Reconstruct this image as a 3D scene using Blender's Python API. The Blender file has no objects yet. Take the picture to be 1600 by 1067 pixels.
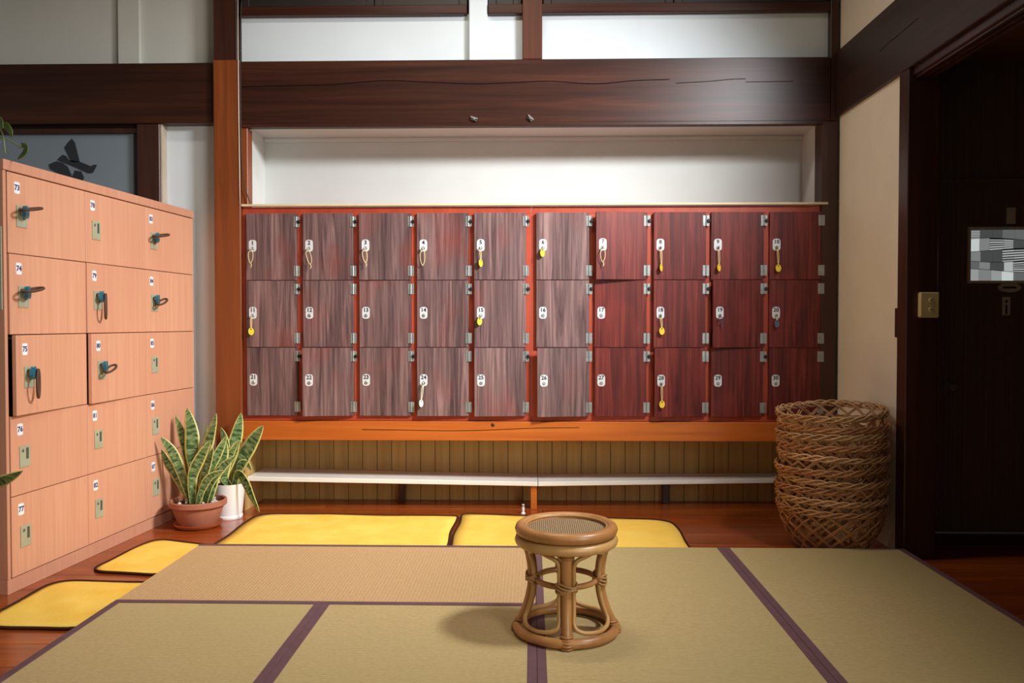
import bpy, bmesh, math, random
from mathutils import Vector, Matrix
random.seed(7)
S = bpy.context.scene
C = S.collection
PI = math.pi

# ------------------------------------------------------------------ camera
CAM = Vector((-0.016, -4.138, 1.122)); FPX = 1288.8
PITCH, YAW = -0.0220, -0.0246
fw = Vector((math.sin(YAW)*math.cos(PITCH), math.cos(YAW)*math.cos(PITCH), math.sin(PITCH)))
ri = Vector((math.cos(YAW), -math.sin(YAW), 0)); up = ri.cross(fw)
cd = bpy.data.cameras.new('camera'); cam = bpy.data.objects.new('camera', cd); C.objects.link(cam)
cd.sensor_width = 36; cd.lens = 36*FPX/1600; cd.clip_start = .05
cam.matrix_world = Matrix(((ri.x, up.x, -fw.x, CAM.x), (ri.y, up.y, -fw.y, CAM.y), (ri.z, up.z, -fw.z, CAM.z), (0, 0, 0, 1)))
S.camera = cam
def at(px, py, Y):                       # a photo position at depth Y, as a place in the room
    d = ri*((px-800)/FPX) - up*((py-533.5)/FPX) + fw
    return CAM + d*((Y-CAM.y)/d.y)

# ------------------------------------------------------------------ light
W = bpy.data.worlds.new('world'); S.world = W; W.use_nodes = True
W.node_tree.nodes['Background'].inputs[0].default_value = (1.0, 0.88, 0.72, 1)
W.node_tree.nodes['Background'].inputs[1].default_value = 0.24
def aim(o, loc, tgt):
    o.location = loc; o.rotation_euler = (Vector(tgt)-Vector(loc)).to_track_quat('-Z', 'Y').to_euler()
# daylight: bright sky seen through the clerestory above the right beam, a window beside the camera, and added fill from the ceiling
def area_light(name, energy, w, h, loc, tgt, col, spread=180):
    l = bpy.data.lights.new(name, 'AREA'); l.shape = 'RECTANGLE'; l.size = w; l.size_y = h; l.energy = energy; l.color = col; l.spread = math.radians(spread)
    o = bpy.data.objects.new(name, l); C.objects.link(o); aim(o, loc, tgt)
area_light('clerestory_daylight', 104, .8, .5, (2.14, -1.45, 3.25), (-0.36, 0.95, 0.45), (0.98, 0.985, 1.0), 90)
area_light('side_window_daylight', 105, 2.2, 1.9, (1.93, -3.9, 1.75), (0.0, -3.9, 1.70), (1.0, 0.97, 0.93))
area_light('added_ceiling_fill', 29, 1.2, .3, (-0.5, -.35, 3.93), (-0.5, -.35, 0), (1.0, 0.92, 0.78), 160)  # added overhead fill for floor and upper walls, not a known fitting
S.view_settings.view_transform = 'Standard'; S.view_settings.look = 'None'
S.view_settings.exposure = 0.0; S.view_settings.gamma = 1.0; S.view_settings.use_curve_mapping = False

# ------------------------------------------------------------------ materials
def srgb(r, g, b):
    f = lambda c: (c/255/12.92) if c <= 10 else ((c/255+.055)/1.055)**2.4
    return (f(r), f(g), f(b), 1)
M = {}
def newmat(name, rough=.5, spec=.5):
    m = bpy.data.materials.new(name); m.use_nodes = True; M[name] = m
    p = m.node_tree.nodes['Principled BSDF']; p.inputs['Roughness'].default_value = rough
    p.inputs['Specular IOR Level'].default_value = spec
    return m, m.node_tree, p
def coords(nt, scale, kind='Object', rnd=True):
    tc = nt.nodes.new('ShaderNodeTexCoord'); mp = nt.nodes.new('ShaderNodeMapping')
    mp.inputs['Scale'].default_value = scale
    nt.links.new(tc.outputs[kind], mp.inputs['Vector'])
    if rnd:
        oi = nt.nodes.new('ShaderNodeObjectInfo'); mu = nt.nodes.new('ShaderNodeMath'); mu.operation = 'MULTIPLY'
        mu.inputs[1].default_value = 37.0; nt.links.new(oi.outputs['Random'], mu.inputs[0])
        cx = nt.nodes.new('ShaderNodeCombineXYZ')
        for i in range(3): nt.links.new(mu.outputs[0], cx.inputs[i])
        nt.links.new(cx.outputs[0], mp.inputs['Location'])
    return mp.outputs['Vector']
def noise(nt, vec, scale, detail=4, rough=.55, dist=0):
    n = nt.nodes.new('ShaderNodeTexNoise'); n.inputs['Scale'].default_value = scale
    n.inputs['Detail'].default_value = detail; n.inputs['Roughness'].default_value = rough
    n.inputs['Distortion'].default_value = dist
    nt.links.new(vec, n.inputs['Vector']); return n.outputs['Fac']
def ramp(nt, fac, stops):
    r = nt.nodes.new('ShaderNodeValToRGB'); e = r.color_ramp.elements
    while len(e) > 1: e.remove(e[-1])
    e[0].position, e[0].color = stops[0]
    for p, c in stops[1:]:
        x = e.new(p); x.color = c
    nt.links.new(fac, r.inputs[0]); return r.outputs[0]
def mix(nt, fac, a, b, mode='MIX'):
    m = nt.nodes.new('ShaderNodeMixRGB'); m.blend_type = mode
    for i, v in ((0, fac), (1, a), (2, b)):
        if isinstance(v, (int, float)): m.inputs[i].default_value = v
        elif isinstance(v, tuple): m.inputs[i].default_value = v
        else: nt.links.new(v, m.inputs[i])
    return m.outputs[0]
def bump(nt, p, h, strength=.2, dist=.005):
    b = nt.nodes.new('ShaderNodeBump'); b.inputs['Strength'].default_value = strength; b.inputs['Distance'].default_value = dist
    nt.links.new(h, b.inputs['Height']); nt.links.new(b.outputs[0], p.inputs['Normal'])
def plain(name, col, rough=.5, spec=.5, metal=0, var=.06, vs=6, bmp=0):
    m, nt, p = newmat(name, rough, spec); p.inputs['Metallic'].default_value = metal
    v = coords(nt, (1, 1, 1)); f = noise(nt, v, vs)
    c2 = tuple(max(0, c*(1-var*2.5)) for c in col[:3])+(1,)
    c1 = tuple(min(1, c*(1+var*1.2)) for c in col[:3])+(1,)
    nt.links.new(ramp(nt, f, [(.3, c2), (.7, c1)]), p.inputs['Base Color'])
    if bmp: bump(nt, p, noise(nt, v, vs*8), bmp, .004)
    return m
def wood(name, cols, axis, rough=.45, spec=.5, fine=28, long=1.2, bmp=.15, coat=0):
    m, nt, p = newmat(name, rough, spec)
    sc = [fine]*3; sc['xyz'.index(axis)] = long
    v = coords(nt, tuple(sc)); f = noise(nt, v, 1.0, 6, .6, .6)
    sc2 = [2.2]*3; sc2['xyz'.index(axis)] = .5
    f2 = noise(nt, coords(nt, tuple(sc2)), 1.0, 3)
    c = ramp(nt, f, [(.25, cols[0]), (.5, cols[1]), (.75, cols[2])])
    c = mix(nt, ramp(nt, f2, [(.35, (0, 0, 0, 1)), (.7, (.6, .6, .6, 1))]), c, cols[0])
    nt.links.new(c, p.inputs['Base Color']); bump(nt, p, f, bmp, .003)
    if coat: p.inputs['Coat Weight'].default_value = coat; p.inputs['Coat Roughness'].default_value = .25
    return m

wood('beam_x', (srgb(38, 19, 13), srgb(62, 32, 22), srgb(84, 46, 31)), 'x', .36, .32, 22, .8)
wood('beam_y', (srgb(44, 27, 20), srgb(64, 40, 30), srgb(80, 52, 40)), 'y', .5, .5, 22, .8)
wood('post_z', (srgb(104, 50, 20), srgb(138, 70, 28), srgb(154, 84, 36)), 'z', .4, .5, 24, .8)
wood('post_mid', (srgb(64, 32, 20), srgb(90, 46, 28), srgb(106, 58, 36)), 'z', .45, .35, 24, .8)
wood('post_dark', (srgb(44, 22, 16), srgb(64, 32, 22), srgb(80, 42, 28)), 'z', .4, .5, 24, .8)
wood('kamachi', (srgb(158, 76, 22), srgb(196, 104, 34), srgb(212, 124, 50)), 'x', .4, .5, 16, .8)
wood('floor_wood', (srgb(104, 42, 14), srgb(158, 72, 24), srgb(184, 94, 34)), 'x', .22, .5, 18, .9, .06, .3)
wood('red_frame', (srgb(154, 58, 38), srgb(176, 72, 46), srgb(188, 82, 54)), 'z', .45, .45, 14, 1.2, .05)
wood('plank_khaki', (srgb(164, 132, 78), srgb(190, 156, 98), srgb(204, 172, 116)), 'z', .6, .3, 20, 1.0)
wood('pink_door', (srgb(206, 146, 116), srgb(216, 158, 126), srgb(222, 168, 136)), 'z', .42, .45, 60, 1.5, .02)
wood('pink_body', (srgb(196, 138, 110), srgb(206, 148, 120), srgb(212, 158, 128)), 'z', .45, .4, 60, 1.5, .02)
wood('dark_door', (srgb(76, 60, 46), srgb(94, 74, 56), srgb(112, 90, 68)), 'z', .5, .4, 70, .6, .3)
wood('alcove_ceiling', (srgb(84, 50, 30), srgb(108, 66, 40), srgb(122, 78, 48)), 'x', .6, .3)
wood('rattan', (srgb(150, 98, 52), srgb(184, 130, 74), srgb(202, 152, 94)), 'z', .35, .5, 12, 4, .05)
wood('rattan_light', (srgb(172, 126, 70), srgb(200, 156, 96), srgb(214, 174, 116)), 'z', .35, .5, 12, 4, .05)
wood('wicker', (srgb(150, 100, 62), srgb(196, 140, 94), srgb(218, 166, 118)), 'z', .5, .4, 10, 10, .1)
wood('wicker_tan', (srgb(158, 114, 74), srgb(204, 158, 110), srgb(224, 182, 134)), 'z', .5, .4, 10, 10, .1)
plain('plaster_white', srgb(216, 225, 230), .7, .3, var=.02, vs=2, bmp=.05)
plain('plaster_cream', srgb(240, 232, 214), .75, .2, var=.03, vs=2, bmp=.08)
plain('plaster_left', srgb(206, 206, 198), .7, .3, var=.02, vs=2, bmp=.05)
plain('white_board', srgb(212, 218, 214), .5, .4, var=.02, vs=3)
plain('ceiling_dark', srgb(70, 48, 34), .7, .2)
plain('bench_white', srgb(232, 230, 220), .4, .5, var=.02)
plain('cap_edge', srgb(214, 196, 160), .4, .5)
plain('black_rubber', srgb(16, 14, 14), .5)
plain('crack', srgb(14, 9, 7), .9, .1)
plain('steel', srgb(176, 182, 180), .35, .5, .7, .08, 20)
plain('dull_metal', srgb(120, 116, 108), .45, .5, .6)
plain('plate_white', srgb(214, 216, 218), .4, .5, .1, .03, 10)
plain('print_black', srgb(24, 24, 28), .6)
plain('print_blue', srgb(44, 52, 110), .6)
plain('label_white', srgb(238, 238, 240), .5)
plain('lock_green', srgb(176, 178, 150), .4, .5, .1, .04, 10)
plain('lock_slot', srgb(84, 88, 76), .5)
plain('tag_yellow', srgb(238, 204, 58), .4)
plain('tag_white', srgb(240, 236, 214), .4)
plain('tag_blue', srgb(96, 112, 138), .4)
plain('cord_beige', srgb(222, 204, 146), .8)
plain('cord_blue', srgb(70, 82, 112), .8)
plain('key_teal', srgb(40, 112, 132), .35)
plain('band_brown', srgb(86, 58, 40), .7)
plain('terracotta', srgb(168, 108, 84), .7, .25, var=.07, vs=9, bmp=.1)
plain('terracotta_saucer', srgb(176, 92, 52), .6, .3, var=.07)
plain('pot_white', srgb(240, 238, 234), .3, .5, var=.01)
plain('soil', srgb(72, 58, 44), .95, .1, var=.25, vs=60, bmp=.8)
plain('pebble', srgb(196, 188, 172), .7)
plain('binding_brown', srgb(70, 40, 26), .85, .1)
plain('tape_purple', srgb(110, 80, 84), .8, .15, var=.05, vs=20)
plain('switch_cream', srgb(214, 196, 140), .4)
plain('paper_grey', srgb(186, 172, 154), .7)
plain('cable_dark', srgb(40, 34, 30), .5)
plain('cable_white', srgb(206, 196, 180), .5)
plain('sash_dark', srgb(40, 32, 30), .5)
plain('pane_dark', srgb(44, 48, 54), .15, .6)
plain('sumi', srgb(40, 46, 52), .5)
plain('vine_leaf', srgb(96, 130, 44), .4, .5, var=.2, vs=14)
plain('vine_stem', srgb(120, 140, 90), .6)
plain('cane_binding', srgb(176, 132, 78), .5)
plain('dark_recess', srgb(30, 18, 12), .8)

def mat_laminate(name, cols, red):
    m, nt, p = newmat(name, .42, .35)
    f = noise(nt, coords(nt, (34, 34, 1.3)), 1.0, 6, .62, 1.2)
    f2 = noise(nt, coords(nt, (9, 9, .8)), 1.0, 3)
    c = ramp(nt, f, [(.28, cols[0]), (.45, cols[1]), (.6, cols[2]), (.78, cols[3])])
    c = mix(nt, ramp(nt, f2, [(.38, (0, 0, 0, 1)), (.68, (.55, .55, .55, 1))]), c, cols[0])
    f3 = noise(nt, coords(nt, (4, 4, 2.4)), 1.0, 2)
    c = mix(nt, ramp(nt, f3, [(.56, (0, 0, 0, 1)), (.78, (red, red, red, 1))]), c, srgb(140, 54, 44))
    nt.links.new(c, p.inputs['Base Color']); bump(nt, p, f, .06, .002)
mat_laminate('laminate', (srgb(58, 42, 43), srgb(104, 79, 78), srgb(138, 108, 105), srgb(164, 134, 129)), .4)
mat_laminate('laminate_red', (srgb(54, 19, 19), srgb(98, 35, 31), srgb(124, 50, 42), srgb(142, 78, 70)), .55)

def mat_tatami(name, ax):
    m, nt, p = newmat(name, .55, .3)
    w = nt.nodes.new('ShaderNodeTexWave'); w.wave_type = 'BANDS'; w.bands_direction = ax
    w.inputs['Scale'].default_value = 21; w.inputs['Distortion'].default_value = .6; w.inputs['Detail'].default_value = 2
    nt.links.new(coords(nt, (1, 1, 1), rnd=False), w.inputs['Vector'])
    sc = (160, 60, 1) if ax == 'X' else (60, 160, 1)
    f = noise(nt, coords(nt, sc), 1.0, 4)
    f2 = noise(nt, coords(nt, (1.6, 1.6, 1)), 1.0, 4)
    c = ramp(nt, f, [(.3, srgb(190, 154, 108) if ax == 'X' else srgb(180, 157, 108)), (.7, srgb(212, 175, 128) if ax == 'X' else srgb(202, 178, 128))])  # warmer tone of the crosswise mat puts its patch of light into the colour
    c = mix(nt, ramp(nt, f2, [(.35, (0, 0, 0, 1)), (.75, (.5, .5, .5, 1))]), c, srgb(196, 164, 114) if ax == 'X' else srgb(182, 166, 112))
    c = mix(nt, .10, c, w.outputs['Color'], 'MULTIPLY')
    nt.links.new(c, p.inputs['Base Color']); bump(nt, p, w.outputs['Fac'], .25, .002)
mat_tatami('tatami_x', 'X'); mat_tatami('tatami_y', 'Y')

def mat_towel():
    m, nt, p = newmat('towel_yellow', .95, .1)
    v = coords(nt, (1, 1, 1)); f = noise(nt, v, 7, 5)
    nt.links.new(ramp(nt, f, [(.3, srgb(248, 198, 80)), (.7, srgb(254, 214, 104))]), p.inputs['Base Color'])
    bump(nt, p, noise(nt, v, 220, 2), .5, .003)
mat_towel()
def mat_leaf():
    m, nt, p = newmat('leaf_variegated', .4, .4)
    uv = nt.nodes.new('ShaderNodeUVMap'); sp = nt.nodes.new('ShaderNodeSeparateXYZ'); nt.links.new(uv.outputs[0], sp.inputs[0])
    nz = noise(nt, coords(nt, (30, 30, 30)), 1, 2)
    a = nt.nodes.new('ShaderNodeMath'); a.operation = 'MULTIPLY_ADD'; a.inputs[1].default_value = .10
    nt.links.new(nz, a.inputs[0]); nt.links.new(sp.outputs[0], a.inputs[2])
    mp = nt.nodes.new('ShaderNodeMapping'); mp.inputs['Scale'].default_value = (1.2, 26, 1); nt.links.new(uv.outputs[0], mp.inputs[0])
    band = ramp(nt, noise(nt, mp.outputs[0], 1.0, 4, .6, 1.0), [(.36, srgb(40, 66, 34)), (.5, srgb(86, 116, 66)), (.64, srgb(150, 168, 118))])
    k = ramp(nt, a.outputs[0], [(.13, (1, 1, 1, 1)), (.19, (0, 0, 0, 1)), (.91, (0, 0, 0, 1)), (.97, (1, 1, 1, 1))])
    nt.links.new(mix(nt, k, band, srgb(214, 206, 120)), p.inputs['Base Color'])
mat_leaf()
def mat_cane():
    m, nt, p = newmat('cane_weave', .6, .3)
    v = coords(nt, (1, 1, 1), rnd=False)
    a = nt.nodes.new('ShaderNodeTexWave'); a.bands_direction = 'X'; b = nt.nodes.new('ShaderNodeTexWave'); b.bands_direction = 'Y'
    for w in (a, b):
        w.inputs['Scale'].default_value = 42; w.inputs['Distortion'].default_value = 2.0; w.inputs['Detail Scale'].default_value = 3
        nt.links.new(v, w.inputs['Vector'])
    h = mix(nt, 1.0, a.outputs['Color'], b.outputs['Color'], 'MULTIPLY')
    nt.links.new(ramp(nt, h, [(.05, srgb(110, 84, 56)), (.5, srgb(176, 150, 112)), (1, srgb(200, 178, 142))]), p.inputs['Base Color'])
    bump(nt, p, h, .5, .003)
mat_cane()
def mat_frost():
    m, nt, p = newmat('frosted_glass', .45, .5)
    p.inputs['Base Color'].default_value = srgb(140, 154, 166); p.inputs['Transmission Weight'].default_value = .25
mat_frost()
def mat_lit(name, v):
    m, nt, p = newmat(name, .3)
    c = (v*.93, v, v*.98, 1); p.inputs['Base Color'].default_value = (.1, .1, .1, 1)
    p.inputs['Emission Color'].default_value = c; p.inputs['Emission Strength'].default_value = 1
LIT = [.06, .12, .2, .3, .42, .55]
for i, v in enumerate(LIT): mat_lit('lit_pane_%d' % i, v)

# ------------------------------------------------------------------ helpers
def wm(o):
    return (wm(o.parent) @ o.matrix_parent_inverse @ o.matrix_basis) if o.parent else o.matrix_basis.copy()
def attach(o, parent):
    if parent:
        o.parent = parent; o.matrix_parent_inverse = wm(parent).inverted()
def link(name, me, mat, parent=None, loc=None, rot=None):
    if mat and not me.materials: me.materials.append(M[mat])
    o = bpy.data.objects.new(name, me); C.objects.link(o)
    if loc is not None: o.location = loc
    if rot is not None: o.rotation_euler = rot
    attach(o, parent); return o
def local(name, me, mat, parent, loc=(0, 0, 0), rot=None):     # placed in the parent's own frame
    if mat and not me.materials: me.materials.append(M[mat])
    o = bpy.data.objects.new(name, me); C.objects.link(o); o.parent = parent; o.location = loc
    if rot is not None: o.rotation_euler = rot
    return o
def empty(name, loc, rot=(0, 0, 0)):
    o = bpy.data.objects.new(name, None); C.objects.link(o); o.location = loc; o.rotation_euler = rot
    o.empty_display_size = .05; return o
def tag(o, label, cat, group=None):
    o['label'] = label; o['category'] = cat
    if group: o['group'] = group
    return o
def struct(o, label=None):
    o['kind'] = 'structure'
    if label: o['label'] = label
    return o
def bm_mesh(bm, name='m', smooth=False):
    me = bpy.data.meshes.new(name); bm.normal_update(); bm.to_mesh(me); bm.free()
    if smooth:
        for f in me.polygons: f.use_smooth = True
    return me
BOXES = {}
def box_mesh(sx, sy, sz, bev=0, mat=None):
    k = (round(sx, 4), round(sy, 4), round(sz, 4), bev, mat)
    if k not in BOXES:
        bm = bmesh.new(); bmesh.ops.create_cube(bm, size=1)
        for v in bm.verts: v.co = Vector((v.co.x*sx, v.co.y*sy, v.co.z*sz))
        if bev: bmesh.ops.bevel(bm, geom=bm.edges[:], offset=bev, segments=1, affect='EDGES')
        BOXES[k] = bm_mesh(bm, 'box')
        if mat: BOXES[k].materials.append(M[mat])
    return BOXES[k]
def box(name, x0, x1, y0, y1, z0, z1, mat, parent=None, bev=0.0):
    return link(name, box_mesh(x1-x0, y1-y0, z1-z0, bev, mat), mat, parent, ((x0+x1)/2, (y0+y1)/2, (z0+z1)/2))
def add_tube(bm, pts, r, n=6, closed=False, caps=True):
    pts = [Vector(p) for p in pts]; N = len(pts); rings = []
    rr = r if isinstance(r, (list, tuple)) else [r]*N
    prev = None
    for i, p in enumerate(pts):
        a = pts[(i-1) % N] if (closed or i > 0) else p
        b = pts[(i+1) % N] if (closed or i < N-1) else p
        t = (b-a).normalized() if (b-a).length > 1e-9 else Vector((0, 0, 1))
        if prev is None:
            h = Vector((0, 0, 1)) if abs(t.z) < .9 else Vector((1, 0, 0)); u = t.cross(h).normalized()
        else:
            u = (prev - t*prev.dot(t)); u = u.normalized() if u.length > 1e-6 else t.orthogonal().normalized()
        prev = u; v = t.cross(u)
        rings.append([bm.verts.new(p + (u*math.cos(2*PI*k/n)+v*math.sin(2*PI*k/n))*rr[i]) for k in range(n)])
    m = N if closed else N-1
    off = 0
    if closed:                                    # match the last ring to the first
        best = min(range(n), key=lambda s: sum((rings[0][(k+s) % n].co-rings[-1][k].co).length for k in range(n))); off = best
    for i in range(m):
        A = rings[i]; B = rings[(i+1) % N]; s = off if (closed and i == m-1) else 0
        for k in range(n):
            bm.faces.new((A[k], A[(k+1) % n], B[(k+1+s) % n], B[(k+s) % n]))
    if not closed and caps:
        bm.faces.new(rings[0][::-1]); bm.faces.new(rings[-1])
def tube_mesh(pts, r, n=6, closed=False):
    bm = bmesh.new(); add_tube(bm, pts, r, n, closed)
    bmesh.ops.recalc_face_normals(bm, faces=bm.faces[:]); return bm_mesh(bm, 'tube', True)
def smooth_path(pts, k=6, closed=False):
    pts = [Vector(p) for p in pts]; N = len(pts); out = []
    rng = range(N) if closed else range(N-1)
    for i in rng:
        p0 = pts[(i-1) % N] if (closed or i > 0) else pts[i]; p1 = pts[i]; p2 = pts[(i+1) % N]
        p3 = pts[(i+2) % N] if (closed or i+2 < N) else p2
        for j in range(k):
            t = j/k
            out.append(.5*((2*p1)+(p2-p0)*t+(2*p0-5*p1+4*p2-p3)*t*t+(3*p1-p0-3*p2+p3)*t**3))
    if not closed: out.append(pts[-1])
    return out
def lathe_mesh(prof, n=32):
    bm = bmesh.new(); rings = []
    for r, z in prof:
        if r < 1e-5: rings.append([bm.verts.new((0, 0, z))])
        else: rings.append([bm.verts.new((r*math.cos(2*PI*k/n), r*math.sin(2*PI*k/n), z)) for k in range(n)])
    for A, B in zip(rings, rings[1:]):
        for k in range(n):
            a = A[k % len(A)]; b = A[(k+1) % len(A)]; c = B[(k+1) % len(B)]; d = B[k % len(B)]
            vs = []
            for v in (a, b, c, d):
                if v not in vs: vs.append(v)
            if len(vs) > 2: bm.faces.new(vs)
    bmesh.ops.recalc_face_normals(bm, faces=bm.faces[:])
    me = bm_mesh(bm, 'lathe', True)
    try: me.set_sharp_from_angle(angle=math.radians(40))
    except Exception: pass
    return me
def prism_mesh(outline, depth, axis='y'):
    """outline: list of (x,z); extruded along y from 0 to depth"""
    bm = bmesh.new()
    a = [bm.verts.new((x, 0, z)) for x, z in outline]; b = [bm.verts.new((x, depth, z)) for x, z in outline]
    n = len(a)
    bm.faces.new(a); bm.faces.new(b[::-1])
    for i in range(n): bm.faces.new((a[i], b[i], b[(i+1) % n], a[(i+1) % n]))
    bmesh.ops.recalc_face_normals(bm, faces=bm.faces[:]); return bm_mesh(bm, 'prism')
def rrect(w, h, r, k=4):
    o = []
    for cx, cy, a0 in ((w/2-r, h/2-r, 0), (-w/2+r, h/2-r, 90), (-w/2+r, -h/2+r, 180), (w/2-r, -h/2+r, 270)):
        for j in range(k+1):
            a = math.radians(a0+90*j/k); o.append((cx+r*math.cos(a), cy+r*math.sin(a)))
    return o
TXT = {}
def text_mesh(s, size, mat):
    k = (s, size, mat)
    if k not in TXT:
        cu = bpy.data.curves.new('t', 'FONT'); cu.body = s; cu.size = size; cu.align_x = 'CENTER'; cu.align_y = 'CENTER'
        cu.extrude = .0004; cu.offset = size*.028; cu.resolution_u = 2
        o = bpy.data.objects.new('t', cu); C.objects.link(o)
        dg = bpy.context.evaluated_depsgraph_get(); me = bpy.data.meshes.new_from_object(o.evaluated_get(dg))
        bpy.data.objects.remove(o); me.materials.clear(); me.materials.append(M[mat]); TXT[k] = me
    return TXT[k]

FL = -0.06        # wooden floor; the tatami surface is z = 0
YP = 0.965        # front face of the posts and beams of the back wall
YB = 1.345        # back of the niches

# ------------------------------------------------------------------ the shell
fl = struct(link('floor', box_mesh(8.6, 9.2, .04, 0, 'dark_recess'), None, None, (0.1, -2.7, FL-.032)), 'dark red brown polished wooden floor')
y = -2.6; k = 0
while y < 1.36:
    w = .205
    for x0, x1 in ((-4.1, -1.35+.7*(k % 3)), (-1.35+.7*(k % 3), 4.2)):
        box('plank', x0+.0012, x1-.0012, y+.0012, min(y+w, YB+.02)-.0012, FL-.012, FL, 'floor_wood', fl, .0015)
    y += w; k += 1

wb = struct(empty('wall_back', (0, 1.06, FL)), 'white plastered back wall with dark timber frame and niche')
box('upper_panel', -1.835, 1.80, 1.02, 1.06, 2.74, 3.04, 'plaster_white', wb)
box('upper_wall', -4.3, 4.3, 1.25, 1.30, 3.0, 4.0, 'ceiling_dark', wb)
# upper niche above the lockers
box('niche_back', -1.84, 1.80, YB, YB+.03, 1.80, 2.45, 'white_board', wb)
box('niche_ceiling', -1.84, 1.80, YP+.10, YB, 2.352, 2.372, 'white_board', wb)
box('niche_side', -1.83, -1.80, YP+.03, YB, 1.80, 2.352, 'white_board', wb)
box('niche_side', 1.753, 1.79, YP+.03, YB, 1.80, 2.352, 'white_board', wb)
box('niche_moulding', -1.80, 1.753, YB-.02, YB, 2.325, 2.352, 'white_board', wb, .004)
# lower recess of vertical planks
x = -1.835; i = 0
while x < 1.83:
    box('plank', x+.0016, min(x+.0975, 1.85)-.0016, YB, YB+.02, FL, .46, 'plank_khaki', wb, .002); x += .0975
box('recess_backing', -1.85, 1.86, YB+.012, YB+.04, FL, .5, 'dark_recess', wb)
box('recess_side', -1.845, -1.825, 1.0, YB, FL, .40, 'plank_khaki', wb)
box('recess_side', 1.80, 1.83, 1.0, YB, FL, .40, 'post_dark', wb)
# left part
wl = struct(empty('wall_left_part', (-2.9, 1.07, FL)), 'pale wall panels left of the big post'); wl.name = 'wall_back_left'
box('panel', -4.3, -1.97, 1.075, 1.11, 2.72, 4.0, 'plaster_left', wl)
box('panel', -2.37, -1.97, 1.075, 1.11, FL, 2.39, 'plaster_white', wl)
box('panel', -4.3, -3.5, 1.075, 1.11, FL, 2.39, 'plaster_left', wl)
box('white_batten', -2.632, -2.494, 1.045, 1.075, 2.746, 4.0, 'plaster_left', wl, .003)

trim_n = [0]
def trim(*a, label=None, bev=.004):
    trim_n[0] += 1
    return struct(box('trim_%d' % trim_n[0], *a, bev=bev), label)
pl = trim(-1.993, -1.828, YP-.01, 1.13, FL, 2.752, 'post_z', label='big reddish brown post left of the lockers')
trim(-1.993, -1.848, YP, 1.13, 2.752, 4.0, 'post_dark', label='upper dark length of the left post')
bb = trim(-1.828, 1.80, YP, 1.12, 2.356, 2.744, 'beam_x', label='heavy dark beam above the locker niche')
box('lip', -1.828, 1.752, YP-.006, YP+.05, 2.336, 2.358, 'beam_x', bb, .002)
trim(-4.3, -1.993, .99, 1.12, 2.372, 2.746, 'beam_x', label='dark beam above the glazed door')
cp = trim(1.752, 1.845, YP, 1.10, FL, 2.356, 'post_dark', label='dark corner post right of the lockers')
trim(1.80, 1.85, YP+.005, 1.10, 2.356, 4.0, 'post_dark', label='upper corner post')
trim(-1.828, -1.786, YP+.005, 1.06, 1.855, 2.337, 'post_z', label='thin brown jamb at the left end of the niche')
km = trim(-1.828, 1.752, YP, 1.09, .392, .512, 'kamachi', label='orange brown timber sill under the lockers')
trim(-1.83, -.42, YP+.01, 1.10, 3.028, 3.085, 'beam_x', label='dark window sill rail, left length')
trim(-.29, 1.80, YP+.01, 1.10, 3.028, 3.085, 'beam_x', label='dark window sill rail, right length')
trim(-.408, -.294, YP+.02, 1.06, 2.744, 4.0, 'plaster_white', label='white painted upright above the beam')
trim(-.078, .044, YP, 1.06, 2.744, 4.0, 'post_mid', label='brown upright above the beam')
# cracks of the beams: narrow dark clefts
def crack(pts, Y, r, parent):
    ps = smooth_path([at(px, py, Y) for px, py in pts], 4)
    link('crack', tube_mesh(ps, r, 4), 'crack', parent)
crack([(372, 136), (450, 134), (520, 132), (600, 126), (660, 128), (740, 131), (800, 129), (860, 127), (930, 131), (990, 126), (1046, 124)], YP, .0028, bb)
crack([(1056, 130), (1110, 127), (1140, 124), (1165, 123)], YP, .0022, bb)
crack([(1165, 128), (1240, 127)], YP, .002, bb)
crack([(566, 671), (640, 672), (700, 673), (760, 672), (830, 669), (905, 668)], YP, .002, km)
knot = lathe_mesh([(0, .002), (.009, .0018), (.012, 0)], 14)
link('knot', knot, 'post_dark', km, at(770, 664, YP-.001), (PI/2, 0, 0))

# windows above (only their lower rails reach into the picture)
def window(n, x0, x1, z0=3.085, z1=3.8):
    w = struct(empty('window_%d' % n, ((x0+x1)/2, 1.03, z0)), 'dark clerestory sash above the rail')
    for a, b in ((x0, x0+.05), (x1-.05, x1)): box('stile', a, b, 1.0, 1.04, z0, z1, 'sash_dark', w, .003)
    box('rail', x0+.05, x1-.05, 1.0, 1.04, z0, z0+.05, 'sash_dark', w, .003)
    box('rail', x0+.05, x1-.05, 1.0, 1.04, z1-.05, z1, 'sash_dark', w, .003)
    box('pane', x0+.05, x1-.05, 1.015, 1.022, z0+.05, z1-.05, 'pane_dark', w)
for n, (a, b) in enumerate(((-1.83, -1.0), (-.995, -.42), (-.29, -.085), (.05, .85), (.855, 1.79))): window(n+1, a, b)

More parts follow.
